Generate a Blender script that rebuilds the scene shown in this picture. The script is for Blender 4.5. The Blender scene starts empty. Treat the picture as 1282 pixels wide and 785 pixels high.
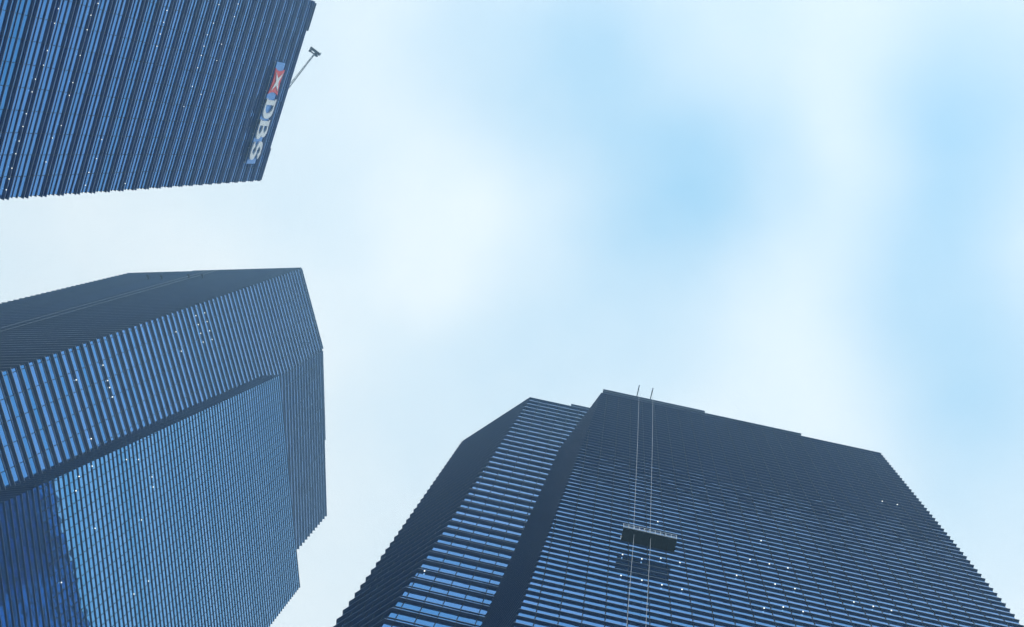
import bpy, bmesh, math, random
from mathutils import Vector, Matrix
random.seed(7)
scene = bpy.context.scene
COL = scene.collection

# ------------------------------------------------------------------ camera
W, H_ = 1282.0, 785.0
F = 1350.0                      # focal length in photo pixels
ZX, ZY = 793.0, 192.0           # where verticals meet (the zenith)
EYE = 1.6
up = Vector((ZX - W/2, -(ZY - H_/2), -F)).normalized()     # world up in camera axes
cx = Vector((1, 0, 0)); ax = (cx - up*cx.dot(up)).normalized()
ay = up.cross(ax)
R = Matrix((ax, ay, up))        # camera axes -> world
cam = bpy.data.cameras.new('camera'); camo = bpy.data.objects.new('camera', cam); COL.objects.link(camo)
camo.matrix_world = Matrix.Translation((0, 0, EYE)) @ R.to_4x4()
cam.sensor_width = 36; cam.lens = F/W*36; cam.clip_end = 6000; cam.clip_start = .05
scene.camera = camo

def ray(px, py):
    return (R @ Vector((px - W/2, -(py - H_/2), -F))).normalized()
def U(px, py):                  # horizontal offset per metre of height along a sight line
    r = ray(px, py); return Vector((r.x/r.z, r.y/r.z))

# ------------------------------------------------------------------ world, sun, exposure
SUN_EL, SUN_DIR = math.radians(44), Vector((.75, -.66))     # bright overcast, sun behind thin cloud
world = bpy.data.worlds.new('World'); scene.world = world; world.use_nodes = True
nt = world.node_tree; N = nt.nodes; L = nt.links; N.clear()
out = N.new('ShaderNodeOutputWorld'); bg = N.new('ShaderNodeBackground'); bg.inputs[1].default_value = .1
sky = N.new('ShaderNodeTexSky'); sky.sky_type = 'NISHITA'; sky.sun_disc = False
sky.sun_elevation = SUN_EL; sky.sun_rotation = math.atan2(SUN_DIR.x, SUN_DIR.y)
sky.air_density = 1.0; sky.dust_density = 1.0; sky.ozone_density = 2.0
tc = N.new('ShaderNodeTexCoord')
noi = N.new('ShaderNodeTexNoise'); noi.inputs['Scale'].default_value = 2.6; noi.inputs['Detail'].default_value = 3.0
L.new(tc.outputs['Generated'], noi.inputs['Vector'])
sub = N.new('ShaderNodeVectorMath'); sub.operation = 'SUBTRACT'; sub.inputs[1].default_value = (.5, .5, .5)
L.new(noi.outputs['Color'], sub.inputs[0])
scl = N.new('ShaderNodeVectorMath'); scl.operation = 'SCALE'; scl.inputs['Scale'].default_value = .11
L.new(sub.outputs[0], scl.inputs[0])
wrp = N.new('ShaderNodeVectorMath'); wrp.operation = 'ADD'
L.new(tc.outputs['Generated'], wrp.inputs[0]); L.new(scl.outputs[0], wrp.inputs[1])
def blob(px, py, rad, amp):     # a soft patch of thinner / thicker cloud round one direction of the sky
    d = N.new('ShaderNodeVectorMath'); d.operation = 'DISTANCE'
    L.new(wrp.outputs[0], d.inputs[0]); d.inputs[1].default_value = ray(px, py)
    m = N.new('ShaderNodeMapRange'); m.interpolation_type = 'SMOOTHERSTEP'
    m.inputs['From Min'].default_value = 0; m.inputs['From Max'].default_value = rad/F
    m.inputs['To Min'].default_value = amp; m.inputs['To Max'].default_value = 0
    L.new(d.outputs['Value'], m.inputs['Value']); return m.outputs[0]
def add(a, b):
    m = N.new('ShaderNodeMath'); m.operation = 'ADD'
    for i, v in enumerate((a, b)):
        if isinstance(v, (int, float)): m.inputs[i].default_value = v
        else: L.new(v, m.inputs[i])
    return m.outputs[0]
BLOBS = [(818, 258, 180, .28), (790, 290, 330, .30), (960, 220, 190, .26), (640, 80, 230, .36), (780, 70, 170, .16), (870, 110, 260, .18),
         (1240, 115, 220, .52), (1190, 400, 230, .48), (1150, 250, 200, .22), (1255, 560, 220, .34), (700, 420, 260, .14), (500, 500, 190, .16),
         (560, 300, 180, -.18), (1100, 170, 120, -.18), (1000, 520, 260, -.08), (1050, 60, 260, .12)]
acc = .08
for b in BLOBS: acc = add(acc, blob(*b))
n2 = N.new('ShaderNodeTexNoise'); n2.inputs['Scale'].default_value = 4.5; n2.inputs['Detail'].default_value = 5.0
L.new(tc.outputs['Generated'], n2.inputs['Vector'])
mr = N.new('ShaderNodeMapRange'); mr.inputs['From Min'].default_value = .3; mr.inputs['From Max'].default_value = .7
mr.inputs['To Min'].default_value = -.13; mr.inputs['To Max'].default_value = .13
L.new(n2.outputs['Fac'], mr.inputs['Value'])
acc = add(acc, mr.outputs[0])
cl = N.new('ShaderNodeClamp'); cl.inputs['Max'].default_value = .85; L.new(acc, cl.inputs['Value'])
tint = N.new('ShaderNodeMix'); tint.data_type = 'RGBA'          # thin bright haze over the blue of the sky
skyg = N.new('ShaderNodeMix'); skyg.data_type = 'RGBA'; skyg.blend_type = 'ADD'; skyg.inputs['Factor'].default_value = .4
skyg.inputs['A'].default_value = (1.6, 3.75, 5.2, 1)
L.new(sky.outputs[0], skyg.inputs['B'])
tint.inputs['A'].default_value = (6.5, 7.1, 7.35, 1)            # cloud
L.new(cl.outputs[0], tint.inputs['Factor']); L.new(skyg.outputs['Result'], tint.inputs['B'])
L.new(tint.outputs['Result'], bg.inputs[0]); L.new(bg.outputs[0], out.inputs[0])

sd = bpy.data.lights.new('sun', 'SUN'); sd.energy = .8; sd.angle = math.radians(12); sd.color = (1, .98, .95)
so = bpy.data.objects.new('sun', sd); COL.objects.link(so)
sv = Vector((SUN_DIR.x*math.cos(SUN_EL), SUN_DIR.y*math.cos(SUN_EL), math.sin(SUN_EL)))
so.rotation_euler = sv.to_track_quat('Z', 'Y').to_euler()
so.location = sv*500
vs = scene.view_settings
vs.view_transform = 'Standard'; vs.look = 'None'; vs.exposure = .76; vs.gamma = 1; vs.use_curve_mapping = False

# ------------------------------------------------------------------ materials
def mat(name, col, rough=.6, metal=0.0, emit=None, es=0, vary=0.0, vscale=.3, bump=0.0):
    m = bpy.data.materials.new(name); m.use_nodes = True
    t = m.node_tree; b = t.nodes['Principled BSDF']
    b.inputs['Base Color'].default_value = (*col, 1); b.inputs['Roughness'].default_value = rough
    b.inputs['Metallic'].default_value = metal
    if emit: b.inputs['Emission Color'].default_value = (*emit, 1); b.inputs['Emission Strength'].default_value = es
    if vary:
        g = t.nodes.new('ShaderNodeTexCoord'); n = t.nodes.new('ShaderNodeTexNoise')
        n.inputs['Scale'].default_value = vscale; n.inputs['Detail'].default_value = 6
        t.links.new(g.outputs['Object'], n.inputs['Vector'])
        r = t.nodes.new('ShaderNodeValToRGB'); r.color_ramp.elements[0].position = .3; r.color_ramp.elements[1].position = .7
        r.color_ramp.elements[0].color = (*[c*(1-vary) for c in col], 1); r.color_ramp.elements[1].color = (*[min(1, c*(1+vary)) for c in col], 1)
        t.links.new(n.outputs['Fac'], r.inputs['Fac']); t.links.new(r.outputs[0], b.inputs['Base Color'])
    return m
def glass(name, c1, c2, rough=.03, metal=.9):
    # coated curtain-wall glass: per-pane tint from a face attribute, slight waviness
    m = bpy.data.materials.new(name); m.use_nodes = True
    t = m.node_tree; b = t.nodes['Principled BSDF']
    a = t.nodes.new('ShaderNodeAttribute'); a.attribute_name = 'pane'
    mx = t.nodes.new('ShaderNodeMix'); mx.data_type = 'RGBA'
    mx.inputs['A'].default_value = (*c1, 1); mx.inputs['B'].default_value = (*c2, 1)
    t.links.new(a.outputs['Fac'], mx.inputs['Factor']); t.links.new(mx.outputs['Result'], b.inputs['Base Color'])
    g = t.nodes.new('ShaderNodeTexCoord'); n = t.nodes.new('ShaderNodeTexNoise')
    n.inputs['Scale'].default_value = .35; n.inputs['Detail'].default_value = 2
    bp = t.nodes.new('ShaderNodeBump'); bp.inputs['Strength'].default_value = .12; bp.inputs['Distance'].default_value = .1
    t.links.new(g.outputs['Object'], n.inputs['Vector']); t.links.new(n.outputs['Fac'], bp.inputs['Height'])
    t.links.new(bp.outputs[0], b.inputs['Normal'])
    b.inputs['Metallic'].default_value = metal; b.inputs['Roughness'].default_value = rough
    return m
def matte(m, sp): m.node_tree.nodes['Principled BSDF'].inputs['Specular IOR Level'].default_value = sp; return m
M = dict(
    glass=glass('tower_glass', (.03, .24, .59), (.10, .30, .69)),
    glassA=glass('navy_tower_glass', (.025, .21, .52), (.07, .25, .60)), glassB=glass('hazed_tower_glass', (.06, .33, .68), (.15, .42, .80)),  # the paler glass has haze and sky glare put into its colour
    shadeA=mat('sunshade_soffit_bounce_lit', (.09, .20, .44), .5, .1, vary=.15, vscale=.08),  # soffits lightened: bounce light from the ground put into the colour
    shadeB=mat('sunshade_soffit_hazed', (.065, .145, .29), .55, .1, vary=.15, vscale=.08),  # soffits lightened less, with hazy glare put into the colour
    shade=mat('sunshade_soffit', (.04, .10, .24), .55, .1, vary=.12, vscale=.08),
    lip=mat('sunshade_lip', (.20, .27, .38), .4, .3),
    mull=matte(mat('mullion_metal', (.012, .022, .05), .7, .0), .08),
    roof=mat('roof_slab', (.10, .11, .13), .8, vary=.3),
    rail=mat('guide_rail_metal', (.07, .10, .15), .5, .3),
    lamp=mat('lamp_glow', (1, 1, .9), .5, emit=(1, 1, .86), es=1.0),
    dark=mat('cradle_paint', (.006, .007, .010), .6, vary=.3, vscale=2),
    galv=mat('galvanised_steel', (.72, .75, .78), .4, .4),
    crane=mat('crane_grey', (.35, .38, .42), .5, .2),
    rope=mat('steel_rope', (.62, .62, .64), .5),
    white=mat('letter_white', (.88, .87, .84), .5), red=mat('emblem_red', (.8, .02, .03), .45),
    sign=mat('sign_panel_blue', (.05, .24, .62), .3, .3, vary=.1, vscale=.5),
    pave=mat('plaza_paving', (.11, .115, .12), .85, vary=.25, vscale=.4),
)

# ------------------------------------------------------------------ helpers
class MB:
    def __init__(s): s.v = []; s.f = []; s.m = []; s.a = []
    def quad(s, pts, mi=0, att=0.0):
        i = len(s.v); s.v += [tuple(p) for p in pts]; s.f.append(tuple(range(i, i+len(pts)))); s.m.append(mi); s.a.append(att)
    def box(s, c, ex, ey, ez, mi=0):     # centre and three half-axis vectors
        c = Vector(c); P = [c + ex*a + ey*b + ez*d for d in (-1, 1) for b in (-1, 1) for a in (-1, 1)]
        i = len(s.v); s.v += [tuple(p) for p in P]
        for q in ((0,2,3,1),(4,5,7,6),(0,1,5,4),(2,6,7,3),(0,4,6,2),(1,3,7,5)):
            s.f.append(tuple(i+k for k in q)); s.m.append(mi); s.a.append(0.0)
    def tube(s, pts, r, n=8, mi=0):
        pts = [Vector(p) for p in pts]; i0 = len(s.v)
        for k, p in enumerate(pts):
            d = (pts[min(k+1, len(pts)-1)] - pts[max(k-1, 0)]).normalized()
            a = d.orthogonal().normalized() if k == 0 else (a - d*a.dot(d)).normalized()
            b = d.cross(a)
            for j in range(n):
                t = 2*math.pi*j/n; s.v.append(tuple(p + a*(r*math.cos(t)) + b*(r*math.sin(t))))
        for k in range(len(pts)-1):
            for j in range(n):
                s.f.append((i0+k*n+j, i0+k*n+(j+1) % n, i0+(k+1)*n+(j+1) % n, i0+(k+1)*n+j)); s.m.append(mi); s.a.append(0.0)
        s.f.append(tuple(i0+j for j in reversed(range(n)))); s.m.append(mi); s.a.append(0.0)
        s.f.append(tuple(i0+(len(pts)-1)*n+j for j in range(n))); s.m.append(mi); s.a.append(0.0)
    def build(s, name, mats, parent=None, origin=None):
        me = bpy.data.meshes.new(name)
        o_ = Vector(origin) if origin is not None else Vector((0, 0, 0))
        me.from_pydata([tuple(Vector(v)-o_) for v in s.v], [], s.f)
        for x in (mats if isinstance(mats, (list, tuple)) else [mats]): me.materials.append(x)
        me.polygons.foreach_set('material_index', s.m)
        at = me.attributes.new('pane', 'FLOAT', 'FACE'); at.data.foreach_set('value', s.a)
        me.update()
        o = bpy.data.objects.new(name, me); COL.objects.link(o)
        if parent is not None:
            wp = Vector((0, 0, 0)); q = parent
            while q is not None: wp += q.location; q = q.parent
            o.parent = parent; o.location = o_ - wp
        else: o.location = o_
        return o
def thing(name, label, cat, loc, group=None):
    o = bpy.data.objects.new(name, None); COL.objects.link(o); o.location = loc
    o.empty_display_size = 2
    o['label'] = label; o['category'] = cat
    if group: o['group'] = group
    return o
def tag(o, label, cat, group=None):
    o['label'] = label; o['category'] = cat
    if group: o['group'] = group
    return o
def V3(p, h): return Vector((p.x, p.y, h + EYE))
def perp_out(d):                 # outward normal for a ring walked so that outside is on one side
    return Vector((d.y, -d.x))

class Plane:                     # vertical facade plane: n . p = D, n pointing away from the viewer
    def __init__(s, pa, pb, Hh):
        a, b = U(*pa)*Hh, U(*pb)*Hh
        s.t = (b-a).normalized(); s.n = Vector((s.t.y, -s.t.x)); s.D = s.n.dot(a)
        if s.D < 0: s.n = -s.n; s.D = -s.D
    def h_at(s, px, py): return s.D/s.n.dot(U(px, py))
    def edge(s, pa, pb, h):      # where an image line through pa, pb crosses this plane at height h
        a, b = U(*pa), U(*pb); d = b-a
        k = (s.D/h - s.n.dot(a))/s.n.dot(d)
        return (a + d*k)*h
    def shifted(s, off):
        q = object.__new__(Plane); q.t, q.n, q.D = s.t, s.n, s.D+off; return q
def vert_edge(pl, px, Hh):       # truly vertical corner
    p = U(*px)*Hh
    return lambda h: p.copy()
def lean_edge(pl, pa, pb, h1, h2):
    p1, p2 = pl.edge(pa, pb, h1), pl.edge(pa, pb, h2)
    return lambda h: p2 + (p1-p2)*((h-h2)/(h1-h2))
def area(ps): return sum(ps[i].x*ps[(i+1) % len(ps)].y - ps[(i+1) % len(ps)].x*ps[i].y for i in range(len(ps)))/2
def offset(ps, d):               # mitred outset of a counter-clockwise ring
    n = len(ps); r = []
    for i in range(n):
        a, b, c = ps[i-1], ps[i], ps[(i+1) % n]
        e1 = (b-a).normalized(); e2 = (c-b).normalized()
        n1 = Vector((e1.y, -e1.x)); n2_ = Vector((e2.y, -e2.x))
        k = 1 + n1.dot(n2_)
        r.append(b + (n1+n2_)*(d/max(k, .35)))
    return r

ROWTINT = random.Random(3)
def volume(tower, ringf, Htop, ledges, pitch, panew, hmin, widths=None, base=-EYE, reflect_tint=None, gm='glass', mw=.055, sm='shade', tilt=.012):
    """One slab of a tower: storey after storey of glass between projecting ledges.
       ledges: (offset below storey top, projection, thickness)."""
    nrow = int((Htop - base)/pitch)
    stuff_g, stuff_l = MB(), MB(); rg = random.Random(int(Htop*7 + pitch*100))
    for k in range(nrow):
        z1 = Htop - k*pitch; z0 = z1 - pitch
        vis = z1 > hmin
        g = MB() if vis else stuff_g; l = MB() if vis else stuff_l
        rt = .15 + rg.random()*.75
        if reflect_tint and reflect_tint(k): rt = reflect_tint(k)
        for j, (off, dep, th) in enumerate(ledges):
            zt = z1 - off; zb = z1 - (ledges[j+1][0] if j+1 < len(ledges) else pitch)
            # glass strip from zt down to zb
            A, B = ringf(zt), ringf(zb)
            n = len(A)
            st = rt if j == 0 else min(1, max(0, rt + rg.uniform(-.25, .35)))
            for i in range(n):
                a1, a2, b1, b2 = A[i], A[(i+1) % n], B[i], B[(i+1) % n]
                e = (a2-a1); ln = e.length; t = e/ln; nn = Vector((t.y, -t.x))
                s1 = a1.dot(t); s2 = a2.dot(t)
                cuts = [s1] + [q*panew for q in range(math.ceil(s1/panew + .08), math.floor(s2/panew - .08)+1)] + [s2]
                for c0, c1 in zip(cuts[:-1], cuts[1:]):
                    f0, f1 = (c0-s1)/(s2-s1), (c1-s1)/(s2-s1)
                    P = [V3(b1.lerp(b2, f0), zb), V3(b1.lerp(b2, f1), zb), V3(a1.lerp(a2, f1), zt-th), V3(a1.lerp(a2, f0), zt-th)]
                    if vis:
                        w = [rg.uniform(-tilt, tilt) for _ in range(4)]
                        P = [p + Vector((nn.x, nn.y, 0))*x for p, x in zip(P, w)]
                    g.quad(P, 0, min(1, max(0, st + rg.uniform(-.16, .16) + (.4 if rg.random() < .012 else 0))))
                    if vis and f0 > 0:
                        q0, q1 = V3(b1.lerp(b2, f0), zb), V3(a1.lerp(a2, f0), zt-th)
                        ax_, ay_ = Vector((t.x, t.y, 0))*mw, Vector((nn.x, nn.y, 0))
                        o0 = ay_*.04
                        g.quad([q0-ax_, q0-ax_+o0, q1-ax_+o0, q1-ax_], 1); g.quad([q0+ax_+o0, q0+ax_, q1+ax_, q1+ax_+o0], 1)
                        g.quad([q0-ax_+o0, q0+ax_+o0, q1+ax_+o0, q1-ax_+o0], 1)
            # ledge at zt
            O1, O0, I1, I0 = offset(ringf(zt), dep), offset(ringf(zt), dep), offset(ringf(zt), -.05), offset(ringf(zt-th), -.05)
            for i in range(n):
                q = (i+1) % n
                l.quad([V3(O0[i], zt-th), V3(O0[q], zt-th), V3(O1[q], zt), V3(O1[i], zt)], 1)
                l.quad([V3(O1[i], zt), V3(O1[q], zt), V3(I1[q], zt), V3(I1[i], zt)], 0)
                l.quad([V3(I0[i], zt-th), V3(I0[q], zt-th), V3(O0[q], zt-th), V3(O0[i], zt-th)], 0)
        if vis:
            c = ringf(z0)[0]
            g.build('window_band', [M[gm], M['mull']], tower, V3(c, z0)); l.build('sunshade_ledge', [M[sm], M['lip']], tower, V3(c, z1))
    c = ringf(0)[0]
    if stuff_g.f:
        o = stuff_g.build('lower_window_bands', [M[gm], M['mull']], tower, V3(c, -EYE)); o['kind'] = 'stuff'
        o = stuff_l.build('lower_sunshade_ledges', [M['shade'], M['lip']], tower, V3(c, -EYE)); o['kind'] = 'stuff'
    # roof slab
    r = MB(); P = ringf(Htop); r.quad([V3(p, Htop+.02) for p in offset(P, -.06)], 0)
    r.build('roof', M['roof'], tower, V3(P[0], Htop))

def parapet(tower, pl, sa, sb, h0, h1, dep=.62, thick=.5):
    """A raised length of roof screen standing over the facade, between two distances along it."""
    m = MB(); n = -pl.n; t = pl.t
    nr = max(1, round((h1-h0)/1.4)); st = (h1-h0)/nr
    p = lambda s_, o_: t*s_ + pl.n*(pl.D - o_)
    c = p((sa+sb)/2, -thick/2+.02)
    T3 = Vector((t.x, t.y, 0)); N3 = Vector((pl.n.x, pl.n.y, 0))
    m.box(V3(c, (h0+h1)/2+.01), T3*(abs(sb-sa)/2), N3*(thick/2), Vector((0, 0, (h1-h0)/2)), 0)
    for k in range(nr):
        z = h0 + st*(k+1)
        m.box(V3(p((sa+sb)/2, dep/2+.03), z-.08), T3*(abs(sb-sa)/2), N3*(dep/2), Vector((0, 0, .09)), 1)
    m.build('parapet', [M['shade'], M['lip']], tower, V3(c, h0))

def lamps(tower, pl, pts, Hh, ledges, pitch, size=.12):
    """Lamps under the ledges, one by one, on the storey line nearest to each spot."""
    for px, py in pts:
        h = pl.h_at(px, py); k = (Hh-h)/pitch; best = None
        for kk in (int(k)-1, int(k), int(k)+1):
            for off, dep, th in ledges:
                z = Hh - kk*pitch - off - th - size - .01
                if best is None or abs(z-h) < abs(best-h): best = z
        d = U(px, py); s_ = (d*h).dot(pl.t)
        c = V3(pl.t*s_ + pl.n*(pl.D - .22), best)
        m = MB(); a = size
        T3 = Vector((pl.t.x, pl.t.y, 0)); N3 = Vector((pl.n.x, pl.n.y, 0)); Z = Vector((0, 0, 1))
        ring = [(math.cos(x*math.pi/4)*a, math.sin(x*math.pi/4)*a) for x in range(8)]
        for u0, u1, r0, r1 in ((-a, -a*.4, .5, 1), (-a*.4, a, 1, .8)):
            for i in range(8):
                x0, y0 = ring[i]; x1, y1 = ring[(i+1) % 8]
                m.quad([c+T3*x0*r0+N3*y0*r0*.8+Z*u0, c+T3*x1*r0+N3*y1*r0*.8+Z*u0, c+T3*x1*r1+N3*y1*r1*.8+Z*u1, c+T3*x0*r1+N3*y0*r1*.8+Z*u1])
        m.quad([c+T3*x*.5+N3*y*.4-Z*a for x, y in reversed(ring)])
        m.build('lamp', M['lamp'], tower, c)

def ccw(fs):                     # list of corner functions -> ring function, counter-clockwise
    rev = area([f(100) for f in fs]) < 0
    fs = list(reversed(fs)) if rev else fs
    return lambda h: [f(h) for f in fs]

# ================================================================== ground
g = MB(); s = 1000
g.quad([(-s, -s, 0), (s, -s, 0), (s, s, 0), (-s, s, 0)])
go = g.build('ground', M['pave']); go['kind'] = 'structure'
# kerbed planting-free plaza strips round the tower feet
# ================================================================== TOWER C (lower right)
KC = .75                          # size of this tower
HC, HC2 = 270.0*KC, 313.0*KC
def through(px, slope): return (px, (px[0]+100, px[1]+100*slope))
F1 = Plane(*through((755, 489), .215), HC)
d2 = F1.n.dot(U(664, 499)*HC2)
F2 = F1.shifted(d2 - F1.D)
f1L = lean_edge(F1, (755, 489), (643, 785), HC, 130*KC)
f1R = lean_edge(F1, (1100, 566), (1278, 783), HC-4*KC, 160*KC)
sB = lean_edge(F2, (704, 556), (603, 785), HC, 170*KC)
tC = V3(f1L(0), -EYE)
towerC = thing('office_tower', 'dark blue glass office tower at lower right with a work cradle hanging on its front', 'office tower', tC, 'glass office towers')
inn = F1.n*38*KC
ring1 = ccw([f1L, f1R, lambda h: f1R(h)+inn, lambda h: sB(h)+inn*.6, sB])
LC1 = [(0, .285*KC, .10*KC)]
volume(towerC, ring1, HC-4*KC, LC1, 2.1*KC, 3.0*KC, 122*KC)
tt = F1.t if F1.t.dot(f1R(100)-f1L(100)) > 0 else -F1.t
F1.t = tt; F2.t = tt.copy()
def s_at(pl, px, h): return pl.edge(px, (ZX, ZY), h).dot(pl.t)
s0, s1_, s2_ = f1L(HC).dot(tt), s_at(F1, (882, 516), HC), s_at(F1, (1003, 545), HC-2*KC)
parapet(towerC, F1, s0, s1_, HC-4*KC, HC, .3)
parapet(towerC, F1, s1_+.02, s2_, HC-4*KC, HC-2.2*KC, .3)
f2L = lean_edge(F2, (664, 499), (478, 785), HC2, 150*KC)
uA, uB = U(579, 554)*HC2, U(664, 499)*HC2
d3 = (uA-uB).normalized()
def f3corner(h):
    c = f2L(h); a, b = U(579, 554)*h, U(420, 783)*h; e = b-a
    den = d3.x*(-e.y) + d3.y*e.x
    r = a-c
    k = (r.x*(-e.y) + r.y*e.x)/den
    return c + d3*k
p1, p2 = f3corner(HC2), f3corner(190*KC)
f3L = lambda h: p2 + (p1-p2)*((h-190*KC)/(HC2-190*KC))
sRt = F2.edge((790, 520), (ZX, ZY), HC2)
LC2 = [(0, .44*KC, .13*KC), (2.75*KC, .13*KC, .09*KC)]
ring2 = ccw([f3L, f2L, lambda h: sRt.copy(), lambda h: sRt + F2.n*66*KC, lambda h: f3L(h) + F2.n*62*KC + tt*8*KC])  # unseen back made deep for the dark reflection it gives in tower B
volume(towerC, ring2, HC2, LC2, 4.2*KC, 3.0*KC, 150*KC)
parapet(towerC, F2, s_at(F2, (715, 507), HC2), sRt.dot(tt), HC2, HC2+2.8*KC, .3)
lamps(towerC, F1, [(777, 721), (803, 727), (828, 732), (853, 738), (779, 694), (803, 699), (827, 704), (851, 709),
      (938, 701), (962, 706), (985, 711), (922, 724), (970, 734), (995, 740), (955, 760), (981, 765), (1006, 771),
      (1068, 755), (1092, 760), (1114, 764), (953, 681), (823, 653), (1104, 629), (1122, 632)], HC-4*KC, LC1, 2.1*KC, .08)
lamps(towerC, F2, [(530, 719)], HC2, LC2, 4.2*KC, .1)

# ================================================================== TOWER B (lower left)
KB = 1.15
HB, HB2 = 270.0*KB, 226.5*KB
TB1 = Plane((375, 337), (402, 438), HB)
TB3 = Plane((402, 438), (408, 645), HB)
TBT = Plane((160, 343), (375, 337), HB)
ca, cb, cc, cd = [U(*p)*HB for p in ((160, 343), (375, 337), (402, 438), (408, 645))]
tB = V3(cb, -EYE)
towerB = thing('office_tower', 'blue glass office tower at lower left with two interlocked slabs and a dark shaded side', 'office tower', tB, 'glass office towers')
ce = ca + TB3.n*6*KB + (cd-cb)*.9
const = lambda p: (lambda h: p.copy())
ringB = ccw([const(ca), const(cb), const(cc), const(cd), const(ce)])
LB1 = [(0, .30*KB, .11*KB), (.70*KB, .08*KB, .07*KB)]
volume(towerB, ringB, HB, LB1, 2.2*KB, 3.0*KB, 128*KB, reflect_tint=lambda k: .0 if k in (27, 28, 29) else None, sm='shadeB')  # row tint meant to paint a reflected cyan streak; falsy, so without effect
parapet(towerB, TB1, cb.dot(TB1.t), cc.dot(TB1.t), HB, HB+1.4*KB, .3)
TBT_t = TBT.t
parapet(towerB, TBT, (U(238, 340)*HB).dot(TBT.t), cb.dot(TBT.t), HB, HB+1.6*KB, .3)
parapet(towerB, TB3, (U(404, 440)*HB).dot(TB3.t), (U(407, 552)*HB).dot(TB3.t), HB, HB+.9*KB, .3)
TB2 = Plane((350, 470), (375, 735), HB2)
b2L = lean_edge(TB2, (350, 470), (0, 631), HB2, 140*KB)
b2B = lean_edge(TB1, (331, 470), (0, 615), HB2, 140*KB)
b2R = U(375, 735)*HB2
ringB2 = ccw([b2L, const(b2R), lambda h: b2R + TB2.n*26*KB, lambda h: b2B(h) + TB2.n*20*KB, b2B])
LB2 = [(0, .16*KB, .05*KB)]
volume(towerB, ringB2, HB2, LB2, 1.28*KB, 1.5*KB, 130*KB, gm='glassB', mw=.045, tilt=.003, sm='shadeB')
lamps(towerB, TB2, [(95, 598), (96, 613), (115, 583), (156, 576), (174, 574), (189, 597), (190, 610), (118, 661), (77, 728), (167, 743), (184, 728), (177, 650)], HB2, LB2, 1.28*KB, .10)
lamps(towerB, TB1, [(129, 457), (135, 476), (137, 485), (140, 497), (221, 415), (243, 396), (246, 407), (249, 418), (252, 429), (255, 392), (258, 403), (262, 414), (265, 425), (228, 439), (94, 476), (114, 549)], HB, LB1, 2.2*KB, .115)
# brackets near the top of the dark side, and the two vertical guide rails on it
for px in ((186, 347), (203, 347.5), (237, 346), (254, 346)):
    m = MB(); px = (px[0], px[1]+4); h = TBT.h_at(*px); pt = U(*px)*h; c = V3(pt - TBT.n*.9, h)
    T3 = Vector((TBT.t.x, TBT.t.y, 0)); N3 = Vector((TBT.n.x, TBT.n.y, 0)); Z = Vector((0, 0, 1))
    m.box(c, T3*.16, N3*.62, Z*.14); m.box(c - N3*.45 - Z*.3, T3*.26, N3*.2, Z*.3); m.box(c+N3*.4-Z*.35, T3*.1, N3*.1, Z*.35)
    m.build('roof_bracket', M['mull'], towerB, c)
for px in ((0, 411), (0, 415)):
    m = MB(); pl = TBT.shifted(-.40); pt = pl.edge(px, (ZX, ZY), 150*KB)
    m.tube([V3(pt, 60), V3(pt, HB-.5)], .07, 6)
    m.build('guide_rail', M['rail'], towerB, V3(pt, 60))

# ================================================================== TOWER A (upper left)
HA = 210.0
A1 = Plane((325, 225), (393, 3), HA)
pa, pb = U(325, 225)*HA, U(393, 3)*HA
towerA = thing('office_tower', 'blue glass office tower at upper left carrying a big sign near its roof', 'office tower', V3(pa, -EYE), 'glass office towers')
LA = [(0, .23, .12), (.95, .22, .09), (2.23, .14, .07), (3.3, .10, .05)]
ringA = ccw([const(pa), const(pb), const(pb + A1.n*42 - A1.t*3), const(pa + A1.n*42 + A1.t*3)])
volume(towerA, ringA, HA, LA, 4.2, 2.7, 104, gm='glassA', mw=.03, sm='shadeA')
if A1.t.dot(pb-pa) < 0: A1.t = -A1.t
parapet(towerA, A1, (U(383, 38)*HA).dot(A1.t), pb.dot(A1.t), HA, HA+.9, .3)
parapet(towerA, A1, pa.dot(A1.t), (U(337, 185)*HA).dot(A1.t), HA, HA+.3, .3)
dotsA = []
for (x0, y0, x1, y1, ks) in ((71, 10, 3, 237, (0, .08, .23, .31, .39, .46, .58, .65, .73, .8, .88, .94, 1)),
        (119, 3, 57, 202, (0, .08, .17, .33, .5, .58, .77, .85, 1)), (124, 174, 107, 231, (0, .42, .72, 1)),
        (209, 13, 194, 57, (0, .33, .66, 1)), (272, 5, 230, 133, (0, .18, .3, .41, .5, .62, .8, 1)), (298, 5, 245, 130, (0, .12, .4, .56, .9)), (156, 229, 160, 215, (0,))):
    dotsA += [(x0+(x1-x0)*k, y0+(y1-y0)*k) for k in ks]
lamps(towerA, A1, dotsA, HA, LA, 4.2, .06)

# ------------------------------------------------------------------ sign on tower A
def on(pl, px, off): return pl.shifted(-off), px
SO = .72
AS = A1.shifted(-SO)
hs = AS.h_at(*[(352+311)/2+1.5, (82+203)/2])
cS = AS.n*AS.D + AS.t*((U(332, 142)*hs).dot(AS.t))
sA = (U(355, 79)*AS.h_at(355, 79)).dot(AS.t); sB_ = (U(311, 205)*AS.h_at(311, 205)).dot(AS.t)
right = AS.t*(1 if sB_ > sA else -1)      # reading direction
sg0, sg1 = min(abs(0), 0), 0
Ls = abs(sB_-sA); mid = (sA+sB_)/2
sign = thing('rooftop_sign', 'blue sign with red emblem and white letters high on the upper left tower', 'sign', V3(AS.n*AS.D + AS.t*mid, hs))
R3 = Vector((right.x, right.y, 0)); Z3 = Vector((0, 0, 1)); O3 = Vector((-AS.n.x, -AS.n.y, 0)); C3 = V3(AS.n*AS.D + AS.t*mid, hs)
SH = 5.4
def SP(x, y, o=0): return C3 + R3*x + Z3*y + O3*o     # x along the sign from its middle, y up
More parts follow.
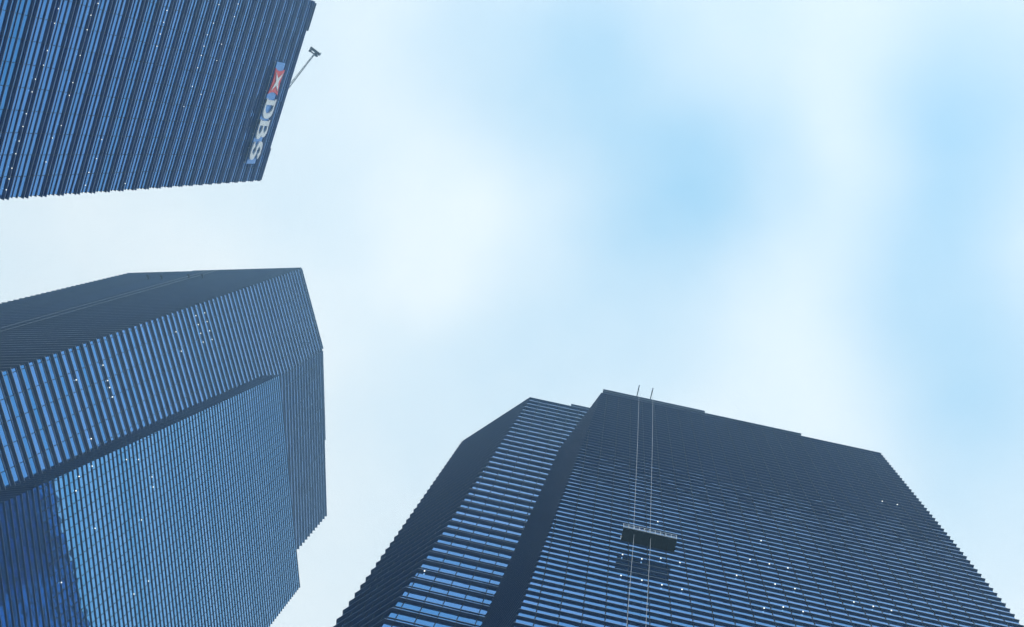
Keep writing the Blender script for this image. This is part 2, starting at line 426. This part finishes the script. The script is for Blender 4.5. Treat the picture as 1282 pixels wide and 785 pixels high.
m = MB(); m.box(SP(0, 0, -.12), R3*(Ls/2), Z3*(SH/2-.4), O3*.1)
m.build('backing_panel', M['sign'], sign, C3)
m = MB()
for x in [(-.5+i/7)*Ls for i in range(8)]: m.box(SP(x*.98, 0, -.42), R3*.06, Z3*(SH/2), O3*.18)
for y in (-SH/2+.2, SH/2-.2): m.box(SP(0, y, -.3), R3*(Ls/2), Z3*.07, O3*.07)
m.build('frame', M['galv'], sign, C3)
def extrude(m, pts, o0, o1, mi=0):
    ar = sum(pts[i][0]*pts[(i+1) % len(pts)][1]-pts[(i+1) % len(pts)][0]*pts[i][1] for i in range(len(pts)))
    if ar < 0: pts = pts[::-1]
    m.quad([SP(x, y, o1) for x, y in pts], mi); m.quad([SP(x, y, o0) for x, y in reversed(pts)], mi)
    for i in range(len(pts)):
        a, b = pts[i], pts[(i+1) % len(pts)]
        m.quad([SP(*a, o0), SP(*b, o0), SP(*b, o1), SP(*a, o1)], mi)
# emblem: red lozenge-cornered square with a white four-armed spark
e0 = -Ls/2 + Ls*.185; er = SH*.49; ex_ = Ls*.125
m = MB()
shape = []
for q in range(4):
    a0 = q*math.pi/2
    for (ux, uy) in ((1, -.72), (.72, -1 if False else -.72), (1, 0)): pass
oct_ = [(-1, -1), (-.55, -.86), (0, -.80), (.55, -.86), (1, -1), (.86, -.5), (.82, 0), (.86, .5), (1, 1), (.55, .86), (0, .80), (-.55, .86), (-1, 1), (-.86, .5), (-.82, 0), (-.86, -.5)]
extrude(m, [(e0+x*ex_, y*er) for x, y in oct_], 0, .18)
emb = m.build('emblem', M['red'], sign, SP(e0, 0))
m = MB()
star = []
for q in range(4):
    a = math.pi/4 + q*math.pi/2
    star.append((math.cos(a)*1.02, math.sin(a)*1.02)); b = a + math.pi/4
    star.append((math.cos(b)*.27, math.sin(b)*.27))
extrude(m, [(e0+x*ex_*.98, y*er*.98) for x, y in star], .185, .3)
m.build('spark', M['white'], emb, SP(e0, 0))
# letters, built as outlined strips
def stroke(m, pts, w0, w1=None, o0=.02, o1=.3):
    """closed ribbon along pts; w0 horizontal-ish half width, w1 half width for horizontal runs"""
    w1 = w1 or w0; Lf, Rt = [], []
    for i, p in enumerate(pts):
        a = Vector(pts[max(i-1, 0)]); b = Vector(pts[min(i+1, len(pts)-1)]); d = (b-a).normalized()
        w = abs(d.y)*w0 + abs(d.x)*w1; n = Vector((-d.y, d.x))*w; q = Vector(p)
        Lf.append(q+n); Rt.append(q-n)
    for i in range(len(pts)-1):
        P = [Rt[i], Rt[i+1], Lf[i+1], Lf[i]]
        m.quad([SP(*p, o1) for p in P]); m.quad([SP(*p, o0) for p in reversed(P)])
        m.quad([SP(*Rt[i], o0), SP(*Rt[i+1], o0), SP(*Rt[i+1], o1), SP(*Rt[i], o1)])
        m.quad([SP(*Lf[i+1], o0), SP(*Lf[i], o0), SP(*Lf[i], o1), SP(*Lf[i+1], o1)])
    for i in (0, -1):
        m.quad([SP(*Lf[i], o0), SP(*Rt[i], o0), SP(*Rt[i], o1), SP(*Lf[i], o1)])
def arc(cx_, cy_, rx, ry, a0, a1, n=12):
    return [(cx_+rx*math.cos(math.radians(a0+(a1-a0)*i/n)), cy_+ry*math.sin(math.radians(a0+(a1-a0)*i/n))) for i in range(n+1)]
lh = SH*.49; lw = Ls*.09; w, wt = Ls*.023, SH*.055
def letter(kind, xc):
    m = MB(); x0, x1 = xc-lw, xc+lw
    if kind in 'DB':
        stroke(m, [(x0+w, -lh), (x0+w, lh)], w)
        stroke(m, [(x0-w*.6, lh-wt), (x0+2*w, lh-wt)], w, wt, .02, .31); stroke(m, [(x0-w*.6, -lh+wt), (x0+2*w, -lh+wt)], w, wt, .02, .31)
    if kind == 'D':
        stroke(m, [(x0+w*1.5, lh-wt)] + arc(xc-lw*.1, 0, lw*1.1-w, lh-wt, 90, -90, 18) + [(x0+w*1.5, -lh+wt)], w, wt, .02, .305)
    if kind == 'B':
        hh = (lh-wt)/2
        stroke(m, [(x0+w*1.5, lh-wt)] + arc(xc-lw*.1, hh+wt*.2, lw*.9-w, hh, 90, -90, 14) + [(x0+w*1.5, 0)], w*.85, wt, .02, .305)
        stroke(m, [(x0+w*1.5, 0)] + arc(xc-lw*.1, -hh, lw*1.1-w, hh, 90, -90, 14) + [(x0+w*1.5, -lh+wt)], w*.9, wt, .02, .309)
    if kind == 'S':
        hh = (lh-wt)/2
        stroke(m, arc(xc, hh, lw-w, hh, 20, 270, 18)[:-1] + [(xc, 0)] + arc(xc, -hh, lw-w, hh, 90, -160, 18)[1:], w, wt*1.1)
    m.build('letter', M['white'], sign, SP(xc, 0))
letter('D', -Ls/2 + Ls*.455); letter('B', -Ls/2 + Ls*.66); letter('S', -Ls/2 + Ls*.865)

# ------------------------------------------------------------------ crane on tower A's roof
P3 = lambda px, py, h: V3(U(px, py)*h, h)
b0, b1 = P3(344, 132, HA+4), P3(396, 65, HA+14)
crane = thing('roof_crane', 'long thin crane arm reaching out over the roof edge of the upper left tower', 'crane', Vector((b0.x, b0.y, HA+EYE)))
m = MB(); dd = (b1-b0).normalized(); sd_ = dd.cross(Z3).normalized(); u_ = sd_.cross(dd)
for a, b in ((-1, -1), (1, -1), (0, 1)): m.tube([b0+sd_*a*.22+u_*b*.2, b1+sd_*a*.10+u_*b*.1], .07, 6)
nb = 16
for i in range(nb):
    f0, f1 = i/nb, (i+1)/nb
    a = b0.lerp(b1, f0); b = b0.lerp(b1, f1); k0, k1 = (.22-.12*f0), (.22-.12*f1)
    sg = 1 if i % 2 else -1
    m.tube([a+sd_*sg*k0-u_*k0, b-sd_*sg*k1-u_*k1], .035, 5); m.tube([a+sd_*sg*k0-u_*k0, b+u_*k1], .035, 5)
m.build('boom', M['crane'], crane, b0)
m = MB(); base = Vector((b0.x, b0.y, HA+EYE))
m.box(base+Z3*1.2, Vector((1.4, 0, 0)), Vector((0, 1.4, 0)), Z3*1.2); m.box(base+Z3*3.2, Vector((.5, 0, 0)), Vector((0, .5, 0)), Z3*1.1)
m.build('turret', M['crane'], crane, base)
hx = (P3(404, 66, HA+14)-P3(391, 56, HA+14)).normalized(); hy = Z3.cross(hx)
hc = b1 + Z3*.0 - hx*.25
m = MB(); m.box(hc, hx*1.25, hy*.28, Z3*.16); m.box(hc+hy*.62, hx*1.0, hy*.14, Z3*.14); m.box(hc-hx*.95+hy*.35, hx*.2, hy*.5, Z3*.3); m.box(hc+hx*.6+hy*.35, hx*.2, hy*.5, Z3*.28)
m.build('spreader_beam', M['crane'], crane, hc)
m = MB()
for k in (-.9, 1.1): m.tube([hc+hx*k+hy*.3-Z3*.1, hc+hx*k+hy*.3-Z3*1.0], .06, 6)
m.tube([hc+hx*1.3-Z3*.2, hc+hx*1.3-hy*.4-Z3*.6], .16, 8)
m.build('hook_block', M['white'], crane, hc)

# ------------------------------------------------------------------ davits, cradle and ropes on tower C
T3 = Vector((tt.x, tt.y, 0)); N3 = Vector((F1.n.x, F1.n.y, 0))
FD = F1.shifted(-2.7)
tips = []
for i, px in enumerate(((799, 489), (816, 492.5))):
    h = HC + 1.1; p = F1.shifted(-2.1); s_ = (U(*px)*h).dot(tt)
    tip = V3(tt*s_ + F1.n*(F1.D-2.1), h); tips.append(tip)
    foot = Vector((tip.x, tip.y, 0)) + N3*3.4; foot.z = HC-4*KC+EYE+.02
    dv = thing('davit', ('left' if i == 0 else 'right') + ' one of two slim davit arms poking over the roof of the lower right tower', 'davit', foot, 'davits on the roof edge')
    m = MB(); m.tube([foot, foot+Z3*4.4], .11, 8); m.box(foot+Z3*.1, T3*.5, N3*.5, Z3*.1); m.build('post', M['mull'], dv, foot)
    m = MB(); m.tube([foot+Z3*4.3, foot+Z3*4.4-N3*.8, tip+Z3*.25+N3*1, tip+Z3*.12], .09, 8); m.tube([foot+Z3*2.6, foot+Z3*4.2-N3*1.6], .07, 6)
    m.build('arm', M['mull'], dv, foot)
    m = MB(); m.tube([tip-T3*.1, tip+T3*.1], .24, 12); m.build('pulley', M['galv'], dv, tip)
FO = F1.shifted(-1.75)                       # middle of the cradle
pL, pR = (779, 668), (845.5, 684)
hL = FO.h_at(*pL); hR = FO.h_at(*pR); hcr = (hL+hR)/2
sL, sR = (U(*pL)*hcr).dot(tt), (U(*pR)*hcr).dot(tt)
cm = V3(tt*((sL+sR)/2) + F1.n*FO.D, hcr); half = abs(sR-sL)/2
cradle = thing('work_cradle', 'dark steel maintenance cradle hanging on ropes in front of the lower right tower', 'work cradle', cm)
m = MB(); cw = .78
m.box(cm, T3*half, N3*cw, Z3*.07)
for k in range(9): m.box(cm + T3*(half*(-1+2*k/8)*.99) - Z3*.12, T3*.05, N3*cw*.98, Z3*.05)
m.build('deck', M['dark'], cradle, cm)
m = MB()
for sgn in (-1, 1): m.box(cm + N3*(cw-.02)*sgn + Z3*.2, T3*half, N3*.02, Z3*.13)
for sgn in (-1, 1): m.box(cm + T3*(half-.02)*sgn + Z3*.2, T3*.02, N3*(cw-.05), Z3*.13)
m.build('side_panel', M['dark'], cradle, cm)
m = MB()
for sgn in (-1, 1):
    for z in (.8, 1.4): m.tube([cm+T3*half+N3*cw*sgn+Z3*z, cm-T3*half+N3*cw*sgn+Z3*z], .035, 6)
    for k in range(11): q = cm + T3*(half*(-1+2*k/10)) + N3*cw*sgn; m.tube([q+Z3*.1, q+Z3*1.5], .03, 6)
m.tube([cm-T3*half-N3*(cw+.06)+Z3*.08, cm+T3*half-N3*(cw+.06)+Z3*.08], .06, 6)
m.build('railing', M['galv'], cradle, cm)
hang = []
for i, px in enumerate(((794, 668), (815, 672))):
    s_ = (U(*px)*hcr).dot(tt); q = cm + T3*(s_ - (sL+sR)/2); hang.append(q)
    m = MB(); m.box(q+Z3*.75, T3*.25, N3*.25, Z3*.4); m.tube([q+Z3*1.1, q+Z3*2.0], .06, 6); m.box(q+Z3*.75-N3*.45, T3*.3, N3*.1, Z3*.2)
    m.build('hoist', M['galv'], cradle, q)
q = cm - T3*half*.35
m = MB(); m.box(q+Z3*.7, T3*.4, N3*.3, Z3*.3); m.box(q+Z3*1.03, T3*.3, N3*.2, Z3*.04)
o = m.build('toolbox', M['red'], None, q+Z3*.4); tag(o, 'small red box standing inside the hanging work cradle', 'toolbox')
for i, q in enumerate(hang):
    side = 'left' if i == 0 else 'right'
    m = MB(); tp = tips[i]
    pts = [tp.lerp(q+Z3*2, k/12) + N3*(-.5*math.sin(math.pi*k/12)) for k in range(13)]
    m.tube(pts, .024, 6)
    tag(m.build('rope', M['rope'], None, tp), 'upper '+side+' steel rope running from roof davit down to work cradle', 'rope', 'ropes of the work cradle')
    px = ((784.5, 785), (808.5, 785))[i]; FR = F1.shifted(-1.9); h2 = FR.h_at(*px)
    e = V3(U(*px)*h2, h2); st_ = q - N3*.3 + Z3*.1; dn = (e-st_); kk = (st_.z-.05)/(st_.z-e.z)
    m = MB(); m.tube([st_ + dn*kk*j/20 for j in range(21)], .024, 6)
    tag(m.build('rope', M['rope'], None, st_), 'lower '+side+' loose rope trailing from the work cradle towards the ground', 'rope', 'ropes of the work cradle')

# ------------------------------------------------------------------ haze (air between the street and the roofs)
hz = MB(); s = 1010; top = max(HC2, HB)+12
Pz = [Vector((x, y, z)) for z in (-1, top) for y in (-s, s) for x in (-s, s)]
hz.v = [tuple(p) for p in Pz]
for q in ((0,2,3,1),(4,5,7,6),(0,1,5,4),(2,6,7,3),(0,4,6,2),(1,3,7,5)): hz.f.append(q); hz.m.append(0); hz.a.append(0.0)
hm = bpy.data.materials.new('haze'); hm.use_nodes = True; t = hm.node_tree; t.nodes.clear()
mo = t.nodes.new('ShaderNodeOutputMaterial'); pv = t.nodes.new('ShaderNodeVolumePrincipled')
pv.inputs['Color'].default_value = (.46, .76, 1, 1); pv.inputs['Density'].default_value = .0012; pv.inputs['Anisotropy'].default_value = .3
t.links.new(pv.outputs[0], mo.inputs['Volume'])
ho = hz.build('haze', hm); ho['kind'] = 'stuff'; ho.display_type = 'WIRE'
